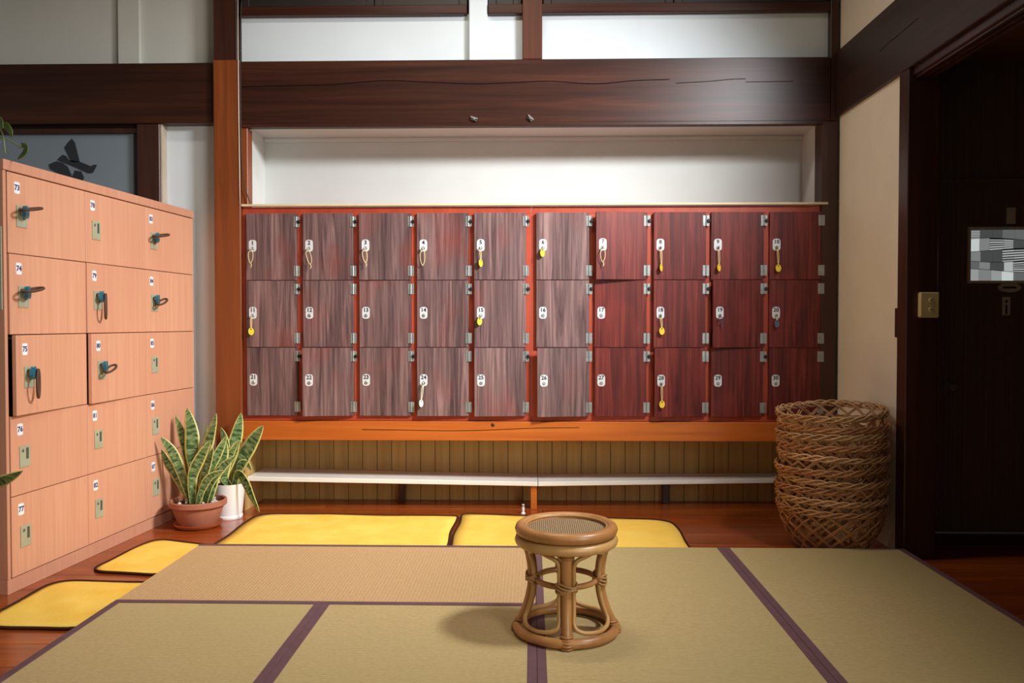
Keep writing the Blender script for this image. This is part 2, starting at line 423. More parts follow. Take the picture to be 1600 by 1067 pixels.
# right wall with the dark opening
wr = struct(empty('wall_right', (1.9, .5, FL)), 'cream plaster wall right of the lockers')
box('panel', 1.862, 1.95, .10, 1.10, FL, 2.40, 'plaster_cream', wr)
box('panel', 1.862, 1.95, -.70, 1.10, 2.77, 4.0, 'plaster_cream', wr)
box('panel', 1.862, 1.95, -6.5, -2.85, 2.77, 4.0, 'plaster_cream', wr)
box('panel', 1.862, 1.95, -2.85, -.70, 3.85, 4.0, 'plaster_cream', wr)
for a in ((-7.2, -5.05, FL, 2.40), (-2.75, -2.6, FL, 2.40), (-5.05, -2.75, FL, .75)):
    box('panel', 1.862, 1.95, a[0], a[1], a[2], a[3], 'plaster_cream', wr)
br = trim(1.838, 1.995, -6.5, YP+.0, 2.385, 2.778, 'beam_y', label='heavy dark beam running along the right wall')
trim(1.842, 1.998, .012, .115, FL, 2.385, 'post_dark', label='dark door post at the edge of the tatami')
trim(1.842, 1.998, -2.7, -2.58, FL, 2.385, 'post_dark', label='far door post')
tr = trim(1.865, 1.985, -2.58, .012, 2.345, 2.385, 'post_dark', label='grooved sliding door track under the beam')
for i in range(3): box('groove_strip', 1.878+i*.035, 1.896+i*.035, -2.58, .012, 2.333, 2.345, 'post_dark', tr, .001)
def crack_right(pts, r):
    ps = []
    for px, py in pts:
        d = ri*((px-800)/FPX) - up*((py-533.5)/FPX) + fw
        ps.append(CAM + d*((1.838-CAM.x)/d.x))
    link('crack', tube_mesh(smooth_path(ps, 4), r, 4), 'crack', br)
crack_right([(1375, 81), (1388, 67), (1400, 58), (1415, 45), (1435, 28)], .0022)
box('strike_plate', 1.852, 1.862, .125, .165, 1.05, 1.20, 'post_dark', wr, .002)

# ceiling, far walls: the room around the camera
struct(box('ceiling', -4.4, 2.0, -7.2, 1.3, 3.98, 4.05, 'ceiling_dark'), 'dark boarded ceiling')
struct(box('wall_left', -4.4, -4.3, -7.2, 1.3, FL, 4.0, 'plaster_left'), 'pale left wall')
# alcove behind the opening
struct(box('wall_alcove_side', 3.55, 3.62, -2.7, .45, FL, 2.6, 'dark_door'), 'dark side wall of the alcove')
struct(box('ceiling_alcove', 1.99, 3.62, -2.7, .42, 2.52, 2.58, 'alcove_ceiling'), 'brown alcove ceiling')
struct(box('wall_alcove_front', 1.95, 3.62, -2.78, -2.7, FL, 2.6, 'dark_door'), 'dark front wall of the alcove')
wa = struct(empty('wall_alcove', (2.7, .36, FL)), 'dark boarded wall around the side door')
box('head_panel', 1.99, 3.56, .325, .36, 1.885, 2.53, 'dark_door', wa)
box('stile', 1.99, 2.118, .31, .36, FL, 1.885, 'dark_door', wa, .003)
box('stile', 3.02, 3.56, .31, .36, FL, 1.885, 'dark_door', wa, .003)
box('threshold', 2.118, 3.02, .28, .36, FL, .0, 'post_dark', wa, .003)
trim(1.99, 3.56, .30, .345, 1.868, 1.89, 'dark_door', label='thin head rail over the dark door')

# the dark door with the patchwork pane
d1 = struct(empty('door_1', (2.57, .33, 0)), 'dark ribbed door with a patchwork glass pane')
GX0, GX1, GZ0, GZ1 = 2.308, 2.83, 1.348, 1.620
for x0, x1, z0, z1 in ((2.122, GX0, .005, 1.866), (GX1, 3.016, .005, 1.866), (GX0, GX1, .005, GZ0), (GX0, GX1, GZ1, 1.866)):
    box('panel', x0, x1, .312, .345, z0, z1, 'dark_door', d1)
x = 2.135
while x < 3.01:
    for z0, z1 in (((.01, 1.86),) if not (GX0-.012 < x < GX1+.005) else ((.01, GZ0-.02), (GZ1+.02, 1.86))):
        box('rib', x, x+.010, .3085, .312, z0, z1, 'dark_door', d1)
    x += .0235
for a in ((GX0-.014, GX1+.014, GZ0-.014, GZ0), (GX0-.014, GX1+.014, GZ1, GZ1+.014), (GX0-.014, GX0, GZ0, GZ1), (GX1, GX1+.014, GZ0, GZ1)):
    box('glazing_bead', a[0], a[1], .300, .318, a[2], a[3], 'paper_grey', d1, .002)
rg = random.Random(3)
nx, nz = 9, 5
gx = [[GX0+(GX1-GX0)*(i/nx)+(0 if i in (0, nx) else rg.uniform(-.010, .010)) for i in range(nx+1)] for j in range(nz)]
def zline(j, x):
    t = (x-GX0)/(GX1-GX0)
    if j == 0: return GZ0
    if j == nz: return GZ1
    return GZ0+(GZ1-GZ0)*j/nz+.010*math.sin(5*t+j*1.7)
for j in range(nz):
    for i in range(nx):
        x0, x1 = gx[j][i]+.0015, gx[j][i+1]-.0015
        q = [(x0, zline(j, x0)+.0015), (x1, zline(j, x1)+.0015), (x1, zline(j+1, x1)-.0015), (x0, zline(j+1, x0)-.0015)]
        if rg.random() < .2:                     # striped piece
            n = 5
            for s in range(n):
                f0, f1 = s/n, (s+.55)/n
                lp = lambda a, b, f: (a[0]+(b[0]-a[0])*f, a[1]+(b[1]-a[1])*f)
                qq = [lp(q[0], q[3], f0), lp(q[1], q[2], f0), lp(q[1], q[2], f1), lp(q[0], q[3], f1)]
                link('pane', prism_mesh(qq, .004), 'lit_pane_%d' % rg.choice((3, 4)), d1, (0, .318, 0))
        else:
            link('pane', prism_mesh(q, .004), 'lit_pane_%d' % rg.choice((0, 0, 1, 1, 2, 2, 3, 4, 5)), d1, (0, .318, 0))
link('pane_backing', box_mesh(GX1-GX0, .004, GZ1-GZ0, 0, 'pane_dark'), None, d1, ((GX0+GX1)/2, .326, (GZ0+GZ1)/2))
kn = lathe_mesh([(0, .055), (.018, .052), (.026, .040), (.024, .030), (.012, .022), (.010, .006), (.028, .004), (.028, 0)], 20)
link('door_knob', kn, 'dull_metal', d1, (2.205, .308, .785), (PI/2, 0, 0))
ov = [(.062*math.cos(2*PI*t/24), .026*math.sin(2*PI*t/24)) for t in range(24)]
ovo = link('oval_sticker', prism_mesh(ov, .002), 'paper_grey', d1, (2.515, .3062, 1.312))
link('print_line', box_mesh(.07, .0006, .010, 0, 'print_black'), None, ovo, (2.515, .3058, 1.312))
box('paper_slip', 2.495, 2.542, .3062, .3082, 1.648, 1.735, 'paper_grey', d1)
lp_ = box('lock_card', 2.478, 2.52, .3062, .3082, 1.165, 1.262, 'paper_grey', d1)
link('mark', lathe_mesh([(0, .001), (.008, .0008), (.008, 0)], 12), 'print_black', lp_, (2.499, .306, 1.238), (PI/2, 0, 0))
link('mark', box_mesh(.010, .0006, .05, 0, 'print_black'), None, lp_, (2.499, .3058, 1.195))

sw = tag(empty('light_switch', (1.945, .012, 1.15)), 'cream wall switch plate on the dark door post', 'light switch')
box('plate', 1.897, 1.993, -.016, .012, 1.150, 1.276, 'switch_cream', sw, .006)
for z in (1.236, 1.190):
    link('button', lathe_mesh([(0, .004), (.010, .003), (.012, 0)], 14), 'switch_cream', sw, (1.95, -.016, z), (PI/2, 0, 0))
    link('button_slot', box_mesh(.010, .002, .003, 0, 'lock_slot'), None, sw, (1.95, -.0205, z))

# glazed door on the left
d2 = struct(empty('door_2', (-2.9, 1.04, FL)), 'dark framed sliding door with frosted pane and brushed character')
box('frame_post', -2.496, -2.352, 1.0, 1.11, FL, 2.372, 'post_dark', d2, .004)
box('frame_post', -3.6, -3.48, 1.0, 1.11, FL, 2.372, 'post_dark', d2, .004)
box('pale_arris', -2.352, -2.338, 1.01, 1.09, FL, 2.372, 'paper_grey', d2, .002)
box('head_rail', -3.48, -2.496, 1.02, 1.09, 2.318, 2.352, 'post_dark', d2, .003)
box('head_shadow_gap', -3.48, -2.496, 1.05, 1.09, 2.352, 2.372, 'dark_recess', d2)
box('stile', -2.530, -2.496, 1.03, 1.07, FL, 2.318, 'sash_dark', d2, .003)
box('pane', -3.48, -2.53, 1.045, 1.052, 1.0, 2.318, 'frosted_glass', d2)
box('lower_panel', -3.48, -2.53, 1.04, 1.06, FL, 1.0, 'post_dark', d2)
box('pane_backing', -3.48, -2.53, 1.075, 1.085, 1.0, 2.318, 'pane_dark', d2)
def stroke(zp):
    pts = [at(px/6.15, 180+py/6.15, 1.041) for px, py in zp]
    link('brush_stroke', prism_mesh([(p.x, p.z) for p in pts], .003), 'sumi', d2, (0, 1.041, 0))
stroke([(690, 225), (650, 265), (620, 312), (655, 385), (685, 450), (765, 450), (745, 370), (718, 262)])
stroke([(600, 380), (548, 430), (700, 490), (850, 558), (890, 555), (932, 478), (902, 474), (872, 490), (770, 448), (662, 430), (632, 390)])
stroke([(470, 470), (540, 442), (600, 458), (650, 495), (680, 560), (700, 620), (600, 580), (480, 515)])
stroke([(720, 530), (780, 540), (806, 600), (770, 680), (690, 660), (700, 580)])

# ------------------------------------------------------------------ tatami
def tatami(x0, x1, y0, y1, tapes, ax, label):
    t = tag(empty('tatami_mat', ((x0+x1)/2, (y0+y1)/2, FL)), label, 'tatami mat', 'tatami mats on the floor')
    g = .0015
    box('mat_body', x0+g, x1-g, y0+g, y1-g, FL, -.0015, 'tatami_x' if ax == 'X' else 'tatami_y', t, .003)
    tw = .032
    for s in tapes:
        if s == 'l': a = (x0+g-.001, x0+tw, y0+g, y1-g)
        if s == 'r': a = (x1-tw, x1-g+.001, y0+g, y1-g)
        if s == 'b': a = (x0+g, x1-g, y1-tw, y1-g+.001)
        if s == 'f': a = (x0+g, x1-g, y0+g-.001, y0+tw)
        box('edging_tape', a[0], a[1], a[2], a[3], -.016, .0, 'tape_purple', t, .0012)
tatami(-1.708, 0, -.88, 0, 'bf', 'X', 'tatami mat lying crosswise behind the stool, nearest the yellow towels')
tatami(-1.708, -.857, -2.64, -.88, 'lr', 'Y', 'tatami mat at the front left beside the pink locker')
tatami(-.857, 0, -2.64, -.88, 'lr', 'Y', 'tatami mat at the front, directly left of the stool')
tatami(0, .94, -1.76, 0, 'lr', 'Y', 'tatami mat with the rattan stool on its left edge')
tatami(.94, 1.837, -1.76, 0, 'lr', 'Y', 'shaded tatami mat at the right, in front of the baskets')

# ------------------------------------------------------------------ red locker units
XL = [-1.797, -1.443, -1.09, -.731, -.376, .008, .368, .728, 1.081, 1.438]
XR = [-1.481, -1.128, -.769, -.411, -.057, .333, .688, 1.049, 1.402, 1.751]
ZR = [(1.804, 1.391), (1.387, .974), (.970, .546)]
AJ = {7: 8, 22: 8, 25: 5, 26: 9, 19: 8, 28: 7, 29: 3, 24: 2.5, 15: 3, 5: 2, 18: 3, 3: 2, 6: 1.5, 16: 1, 8: 1.5, 11: 1, 27: 1.5}
DOT = {1, 2, 3, 4, 5, 6, 7, 8, 9, 11, 14, 15, 16, 17, 18, 19, 21, 22, 23, 25, 27, 29}
TH = .018; YF = .985                                   # door thickness, face of the red frame
plate_me = prism_mesh(rrect(.047, .073, .017), .0022); plate_me.materials.append(M['plate_white'])
lock_me = lathe_mesh([(0, .004), (.009, .0036), (.0115, .001), (.0115, 0)], 14); lock_me.materials.append(M['steel'])
def hinge_mesh():
    bm = bmesh.new()
    for sx in (-1, 1):
        g = bmesh.ops.create_cube(bm, size=1)['verts']
        for v in g: v.co = Vector((v.co.x*.017+sx*.0105, v.co.y*.002, v.co.z*.064))
        for zz in (-.02, 0, .02):
            c = bmesh.ops.create_cone(bm, cap_ends=True, segments=6, radius1=.0035, radius2=.0025, depth=.002)['verts']
            for v in c: v.co = Vector((v.co.x+sx*.0115, -v.co.z-.0018, v.co.y+zz))
    c = bmesh.ops.create_cone(bm, cap_ends=True, segments=8, radius1=.0045, radius2=.0045, depth=.064)['verts']
    for v in c: v.co = Vector((v.co.x, v.co.y-.002, v.co.z))
    bmesh.ops.recalc_face_normals(bm, faces=bm.faces[:]); return bm_mesh(bm, 'hinge')
hinge_me = hinge_mesh(); hinge_me.materials.append(M['steel'])
bump_me = lathe_mesh([(0, .012), (.009, .011), (.0115, .008), (.0115, 0)], 12); bump_me.materials.append(M['black_rubber'])
PLATE = {}
def locker_unit(cols, x0, x1, label):
    u = tag(empty('locker_unit', ((x0+x1)/2, YF+.15, .514)), label, 'lockers', 'red locker units')
    z0, z1 = .514, 1.846
    # carcass
    for zt, zb in ((z1, 1.802), (.548, z0)): box('frame_rail', x0, x1, YF, YF+.02, zb, zt, 'red_frame', u, .0015)
    xs = [x0] + [v for c in cols for v in (XL[c], XR[c])] + [x1]
    for i in range(0, len(xs), 2):
        box('frame_stile', xs[i], xs[i+1]+(.006 if i < len(xs)-2 else 0), YF+.0005, YF+.0205, .548, 1.802, 'red_frame', u, .0015)
    for i, c in enumerate(cols):
        for zz in (1.389, .972): box('shelf', XL[c]+.006, XR[c], YF, YF+.33, zz-.008, zz+.008, 'red_frame', u)
    box('side_panel', x0, x0+.015, YF+.02, YF+.34, z0, z1, 'red_frame', u)
    box('side_panel', x1-.015, x1, YF+.02, YF+.34, z0, z1, 'red_frame', u)
    box('back_panel', x0+.015, x1-.015, YF+.33, YF+.34, z0, z1, 'red_frame', u)
    box('top_panel', x0+.015, x1-.015, YF+.02, YF+.33, z1-.015, z1, 'red_frame', u)
    box('bottom_panel', x0+.015, x1-.015, YF+.02, YF+.33, z0, z0+.015, 'red_frame', u)
    for c in cols:
        w = XR[c]-XL[c]
        for r, (zt, zb) in enumerate(ZR):
            n = r*10+c+1; h = zt-zb
            mn = 'laminate_red' if (c >= 6) else 'laminate'
            key_ = ('door', round(w, 3), r, mn)
            if key_ not in BOXES:                         # origin on the hinge line
                bm = bmesh.new(); bmesh.ops.create_cube(bm, size=1)
                for v in bm.verts: v.co = Vector(((v.co.x-.5)*w, (v.co.y-.5)*TH, (v.co.z)*h))
                bmesh.ops.bevel(bm, geom=bm.edges[:], offset=.0012, segments=1, affect='EDGES')
                BOXES[key_] = bm_mesh(bm, 'door'); BOXES[key_].materials.append(M[mn])
            ang = math.radians(AJ.get(n, 0.25))
            d = link('door', BOXES[key_], None, u, (XR[c], YF-.0012, (zt+zb)/2), (0, 0, ang))
            dx = -w+.041; dz = h/2-.20
            local('number_plate', plate_me, None, d, (dx, -TH-.0022, dz))
            local('number', text_mesh(str(n), .034, 'print_black'), None, d, (dx, -TH-.0028, dz+.017), (PI/2, 0, 0))
            local('lock', lock_me, None, d, (dx, -TH-.0022, dz-.017), (PI/2, 0, 0))
            PLATE[n] = Matrix.Translation((XR[c], YF-.0012, (zt+zb)/2)) @ Matrix.Rotation(ang, 4, 'Z') @ Vector((dx, -TH-.0062, dz-.017))
            for hz in (zt-.052, zb+.056):
                link('hinge', hinge_me, None, u, (XR[c]+.001, YF-TH-.003, hz))
            if n in DOT: link('bumper', bump_me, None, u, (XR[c]+.015, YF-TH-.004, zt-.053), (PI/2, 0, 0))
locker_unit(range(5), -1.826, -.0225, 'left red framed locker unit with grey brown doors 1 to 25')
locker_unit(range(5, 10), -.0215, 1.750+.0, 'right red framed locker unit with redder doors 6 to 30')
box('end_stile', 1.7506, 1.7516, YF, YF+.02, .514, 1.846, 'red_frame', [o for o in C.objects if o.name.startswith('locker_unit')][-1])
cap = tag(box('locker_top_strip', -1.826, 1.790, YP-.006, YP+.03, 1.848, 1.862, 'cap_edge', None, .002), 'thin pale wooden strip along the top front edge of the red lockers', 'wooden strip')

# keys with wrist cords
def tagmesh(w, h):
    return prism_mesh([(w/2*math.cos(2*PI*t/18), h/2*math.sin(2*PI*t/18)) for t in range(18)], .004)
tag_me = {c: tagmesh(.034, .046) for c in ('tag_yellow', 'tag_white', 'tag_blue')}
for c, m_ in tag_me.items(): m_.materials.append(M[c])
keyhead_me = prism_mesh(rrect(.012, .020, .004, 2), .003); keyhead_me.materials.append(M['steel'])
def locker_key(n, kind, L, sway, tagc=None, cord='cord_beige', turn=0, lab=None):
    p = PLATE[n]
    k = tag(empty('locker_key', p), lab, 'key', 'keys hanging on the red lockers')
    # the key stands out of the lock
    local('key_head', keyhead_me, None, k, (0, -.020, -.004), (0, 0, PI/2+.4))
    local('key_blade', box_mesh(.003, .016, .006, 0, 'steel'), None, k, (0, -.010, 0))
    y0 = -.018
    if tagc: w = .006
    else: w = .020
    loop = [(0, y0, -.010), (-w*.8+sway*.3, y0-.004, -L*.35), (-w*.55+sway*.8, y0, -L*.8), (sway, y0+.004, -L), (w*.6+sway*.7, y0, -L*.7), (w*.55+sway*.2, y0-.004, -L*.3)]
    local('cord', tube_mesh(smooth_path(loop, 5, True), .0023, 5, True), cord, k)
    if not tagc and kind == 'tail':
        local('knot', tube_mesh(smooth_path([(sway, y0+.002, -L), (sway+.006, y0, -L-.012), (sway+.001, y0, -L-.028)], 4), .0026, 5), cord, k)
    if tagc:
        t = local('tag', tag_me[tagc], None, k, (sway, y0, -L-.020), (0, .06*math.sin(n), turn))
        local('tag_hole', lathe_mesh([(0, .0006), (.004, .0005), (.004, 0)], 8), 'print_black', t, (0, -.0003, .014), (PI/2, 0, 0))
def lb(what, n): return '%s hanging from the lock of locker %d' % (what, n)
locker_key(1, 'tail', .092, -.006, lab=lb('loose beige cord loop on a key', 1))
locker_key(2, 'tail', .100, .012, lab=lb('narrow beige cord loop on a key', 2))
locker_key(3, 'tail', .090, .004, lab=lb('twisted beige cord on a key', 3))
locker_key(4, 'loop', .108, -.002, lab=lb('wide oval beige cord loop on a key', 4))
locker_key(5, 'tag', .075, .002, 'tag_yellow', turn=.9, lab=lb('key with yellow tag on a short cord', 5))
locker_key(6, 'tag', .014, -.003, 'tag_yellow', turn=.7, lab=lb('key with yellow tag bunched up close', 6))
locker_key(7, 'tail', .090, -.002, lab=lb('pale double cord on a key', 7))
locker_key(8, 'tag', .105, .004, 'tag_yellow', turn=1.0, lab=lb('key with turned yellow tag', 8))
locker_key(9, 'tag', .105, .004, 'tag_yellow', turn=.8, lab='key with yellow oval tag in locker 9')
locker_key(10, 'tag', .108, .006, 'tag_yellow', turn=.1, lab=lb('key with yellow oval tag, facing front,', 10))
locker_key(11, 'tag', .078, -.004, 'tag_yellow', turn=.2, lab='key with yellow oval tag in locker 11, far left column')
locker_key(15, 'tag', .016, -.006, 'tag_yellow', turn=.6, lab=lb('key with yellow tag bunched against the lock,', 15))
locker_key(18, 'tag', .075, .006, 'tag_yellow', turn=.2, lab='key with yellow oval tag in locker 18, middle row')
locker_key(19, 'tail', .045, .006, cord='cord_blue', lab=lb('short dark blue cord on a key', 19))
locker_key(20, 'tag', .030, .000, 'tag_blue', turn=.4, cord='tag_white', lab=lb('key with grey blue tag and white string', 20))
locker_key(24, 'tag', .105, -.012, 'tag_white', turn=.9, cord='tag_white', lab=lb('key with white tag on a straight cord', 24))
locker_key(28, 'tag', .105, .002, 'tag_yellow', turn=.05, lab=lb('key with yellow oval tag on a knotted cord', 28))

# ------------------------------------------------------------------ low bench in the recess
bn = tag(empty('low_bench', (0, 1.2, FL)), 'long low white shelf bench in the recess under the red lockers', 'bench')
def board(x0, x1, zl, zr, yl, yr):
    v = [(x0, yl, zl), (x1, yr, zr), (x1, YB-.005, zr), (x0, YB-.005, zl)]; t = .028
    bm = bmesh.new(); a = [bm.verts.new(p) for p in v]; b = [bm.verts.new((p[0], p[1], p[2]-t)) for p in v]
    bm.faces.new(a); bm.faces.new(b[::-1])
    for i in range(4): bm.faces.new((a[i], b[i], b[(i+1) % 4], a[(i+1) % 4]))
    bmesh.ops.recalc_face_normals(bm, faces=bm.faces[:])
    bmesh.ops.bevel(bm, geom=bm.edges[:], offset=.0025, segments=1, affect='EDGES')
    link('board', bm_mesh(bm, 'board'), 'bench_white', bn)
board(-1.822, .018, .150, .119, 1.028, 1.062); board(.021, 1.795, .119, .133, 1.062, 1.16)
for x, y0, mt in ((-.006, 1.08, 'kamachi'), (-.88, 1.27, 'post_dark'), (.86, 1.27, 'post_dark')):
    box('leg', x-.02, x+.02, y0, y0+.045, FL, .105, mt, bn, .002)

# ------------------------------------------------------------------ pink locker cabinet
N0 = Vector((-2.289, -.634, 0)); N1 = Vector((-2.155, 1.028, 0)); LEN = (N1-N0).length
ang = math.atan2(N1.y-N0.y, N1.x-N0.x)
pc = tag(empty('locker_cabinet', (N0.x, N0.y, FL), (0, 0, ang)), 'salmon pink wood grain cabinet of fifteen lockers along the left side', 'lockers')
# local frame: x along the front, y away from the room, z up from the floor
H = 1.829-FL; DEP = .46
def lbox(name, x0, x1, y0, y1, z0, z1, mat, parent=pc, bev=.0015):
    return local(name, box_mesh(x1-x0, y1-y0, z1-z0, bev, mat), None, parent, ((x0+x1)/2, (y0+y1)/2, (z0+z1)/2))
lbox('plinth', 0, LEN, .004, DEP, 0, .064, 'pink_body')
lbox('end_panel', 0, .018, .002, DEP, .064, H-.045, 'pink_body')
lbox('end_panel', LEN-.012, LEN, .002, DEP, .064, H-.045, 'pink_body')
lbox('top_panel', -.004, LEN+.002, -.004, DEP, H-.045, H, 'pink_body')
lbox('back_panel', .018, LEN-.012, DEP-.01, DEP, .064, H-.045, 'pink_body')
lbox('inner_carcass', .018, LEN-.012, .022, DEP-.01, .064, H-.045, 'dark_recess')
U = [.021, .566, 1.112, LEN-.004]; zs = [.0675+i*(H-.048-.0675)/5 for i in range(6)]
lockp = prism_mesh([(-.034, -.047), (.034, -.047), (.034, .047), (-.034, .047)], .004); lockp.materials.append(M['lock_green'])
labp = prism_mesh(rrect(.036, .052, .006, 2), .0012); labp.materials.append(M['label_white'])
LOCKP = {}
for c in range(3):
    for r in range(5):
        n = 73+c*5+r
        x0, x1 = U[c]+.0015, U[c+1]-.0015; z1 = zs[5-r]-.0018; z0 = zs[4-r]+.0018
        k = ('pdoor', c, r)
        w, h = x1-x0, z1-z0
        bm = bmesh.new(); bmesh.ops.create_cube(bm, size=1)
        for v in bm.verts: v.co = Vector(((v.co.x-.5)*w, (v.co.y+.5)*.019, v.co.z*h))
        bmesh.ops.bevel(bm, geom=bm.edges[:], offset=.0015, segments=1, affect='EDGES')
        me = bm_mesh(bm, 'pdoor'); me.materials.append(M['pink_door'])
        a = math.radians({75: 3.2, 80: 2.6, 74: .5, 79: .6}.get(n, 0))
        d = local('door', me, None, pc, (x1, -.001, (z0+z1)/2), (0, 0, a))
        fx = lambda q: -w+q
        local('number_label', labp, None, d, (fx(.058), -.0014, h/2-.062))
        local('number', text_mesh(str(n), .033, 'print_blue'), None, d, (fx(.058), -.002, h/2-.062), (PI/2, 0, 0))
        pz = h/2-.185
        lkp = local('lock_plate', lockp, None, d, (fx(.085), -.004, pz))
        local('key_slot', box_mesh(.016, .0012, .05, 0, 'lock_slot'), None, d, (fx(.085)+.014, -.0043, pz+.012))
        local('keyhole', lathe_mesh([(0, .002), (.006, .0015), (.008, 0)], 10), 'dull_metal', d, (fx(.085)-.014, -.004, pz+.026), (PI/2, 0, 0))
        LOCKP[n] = (Matrix.Translation((N0.x, N0.y, FL)) @ Matrix.Rotation(ang, 4, 'Z') @ Matrix.Translation((x1, -.001, (z0+z1)/2)) @ Matrix.Rotation(a, 4, 'Z')) @ Vector((fx(.085)-.012, -.006, pz+.024))
teal_me = prism_mesh(rrect(.042, .054, .014, 3), .014); teal_me.materials.append(M['key_teal'])
def band_key(n, kind, what):
    k = tag(empty('band_key', LOCKP[n], (0, 0, ang)), 'teal key %s in lock %d of the pink lockers' % (what, n), 'key', 'teal keys with brown bands')
    tilt = {'flat': .1, 'hang': .5, 'up': -.3}[kind]
    hd = local('key_head', teal_me, None, k, (.004, -.030, -.006), (0, tilt, .3))
    local('key_blade', box_mesh(.004, .028, .010, 0, 'steel'), None, k, (.002, -.012, 0))
    local('key_cap', box_mesh(.020, .008, .010, .002, 'steel'), None, k, (.004, -.026, .018))
    if kind == 'flat': pts = [(.055*math.cos(t)-.004, -.052+.034*math.sin(t), .006+.012*math.cos(t)) for t in [2*PI*i/12 for i in range(12)]]
    elif kind == 'hang': pts = [(.018+.024*math.cos(t), -.034+.012*math.cos(t), -.055+.062*math.sin(t)) for t in [2*PI*i/12 for i in range(12)]]
    else: pts = [(.008+.036*math.cos(t), -.046+.022*math.sin(t), -.018+.018*math.cos(t)) for t in [2*PI*i/12 for i in range(12)]]
    local('wrist_band', tube_mesh(smooth_path(pts, 3, True), .0062, 6, True), 'band_brown', k)
band_key(73, 'flat', 'with a wide flat brown band'); band_key(74, 'flat', 'with a brown band held level'); band_key(75, 'hang', 'with a folded brown band')
band_key(79, 'hang', 'with a straight hanging brown band'); band_key(80, 'up', 'with a drooping brown loop')
band_key(83, 'flat', 'with a small flat brown band'); band_key(84, 'up', 'with a short brown loop')
lbox('notice_plate', -.004, -.0006, .010, .12, 1.24, 1.60, 'lock_green')

# ------------------------------------------------------------------ yellow towel mats
def towel(quad, rad, label, seed):
    q = [Vector((x, y, 0)) for x, y in quad]; out = []; n = len(q)
    for i in range(n):
        p, a, b = q[i], q[i-1], q[(i+1) % n]
        ea, eb = (a-p).normalized(), (b-p).normalized(); r = rad[i]
        A, B = p+ea*r, p+eb*r
        for t in range(7):
            s = t/6; out.append((1-s)**2*A+2*s*(1-s)*p+s*s*B)
        L = (b-p).length-r-rad[(i+1) % n]; m = max(2, int(L/.06))
        for t in range(1, m): out.append(B+eb*L*t/m)
    g = random.Random(seed); ph = [g.uniform(0, 6) for _ in range(6)]
    cen = sum(out, Vector())/len(out)
    def hgt(p): return .004+.0022*(math.sin(p.x*14+p.y*5+ph[0])+math.sin(p.y*17-p.x*7+ph[1])+.6*math.sin(p.x*31+p.y*23+ph[2]))
    def wob(p): return p + (p-cen).normalized()*.006*math.sin(p.x*9+p.y*11+ph[3])
    out = [wob(p) for p in out]
    bm = bmesh.new(); R = 9; rings = []
    for j in range(R):
        s = 1-j/R
        rings.append([bm.verts.new((lambda p: (p.x, p.y, FL+.006+(hgt(p) if j else 0)))(cen+(o-cen)*s)) for o in out])
    c0 = bm.verts.new((cen.x, cen.y, FL+.006+hgt(cen))); m = len(out)
    for A, B in zip(rings, rings[1:]):
        for k in range(m): bm.faces.new((A[k], A[(k+1) % m], B[(k+1) % m], B[k]))
    for k in range(m): bm.faces.new((rings[-1][k], rings[-1][(k+1) % m], c0))
    low = [bm.verts.new((o.x, o.y, FL+.001)) for o in out]
    for k in range(m): bm.faces.new((low[k], low[(k+1) % m], rings[0][(k+1) % m], rings[0][k]))
    bm.faces.new(low)
    bmesh.ops.recalc_face_normals(bm, faces=bm.faces[:])
    t = tag(empty('bath_mat', (cen.x, cen.y, FL)), label, 'bath mat', 'yellow bath mats on the floor')
    link('towelling', bm_mesh(bm, 'towel', True), 'towel_yellow', t)
    link('brown_binding', tube_mesh([(o.x, o.y, FL+.0065) for o in out], .0065, 6, True), 'binding_brown', t)
towel([(-2.195, -1.02), (-1.722, -1.04), (-1.724, -.46), (-2.19, -.44)], [.16, .12, .06, .12], 'yellow bath mat nearest the camera, in the corner by the pink lockers', 1)
towel([(-2.13, -.30), (-1.722, -.36), (-1.722, .17), (-2.07, .30)], [.10, .10, .05, .10], 'yellow bath mat on the floor between pink lockers and tatami', 2)
towel([(-1.705, .015), (-.466, .015), (-.472, .86), (-1.705, .90)], [.03, .03, .03, .12], 'long bright yellow bath mat in front of the left red lockers', 3)
towel([(-.448, .015), (.815, .015), (.815, .79), (-.448, .92)], [.03, .03, .13, .05], 'yellow bath mat behind the stool with a rounded right corner', 4)

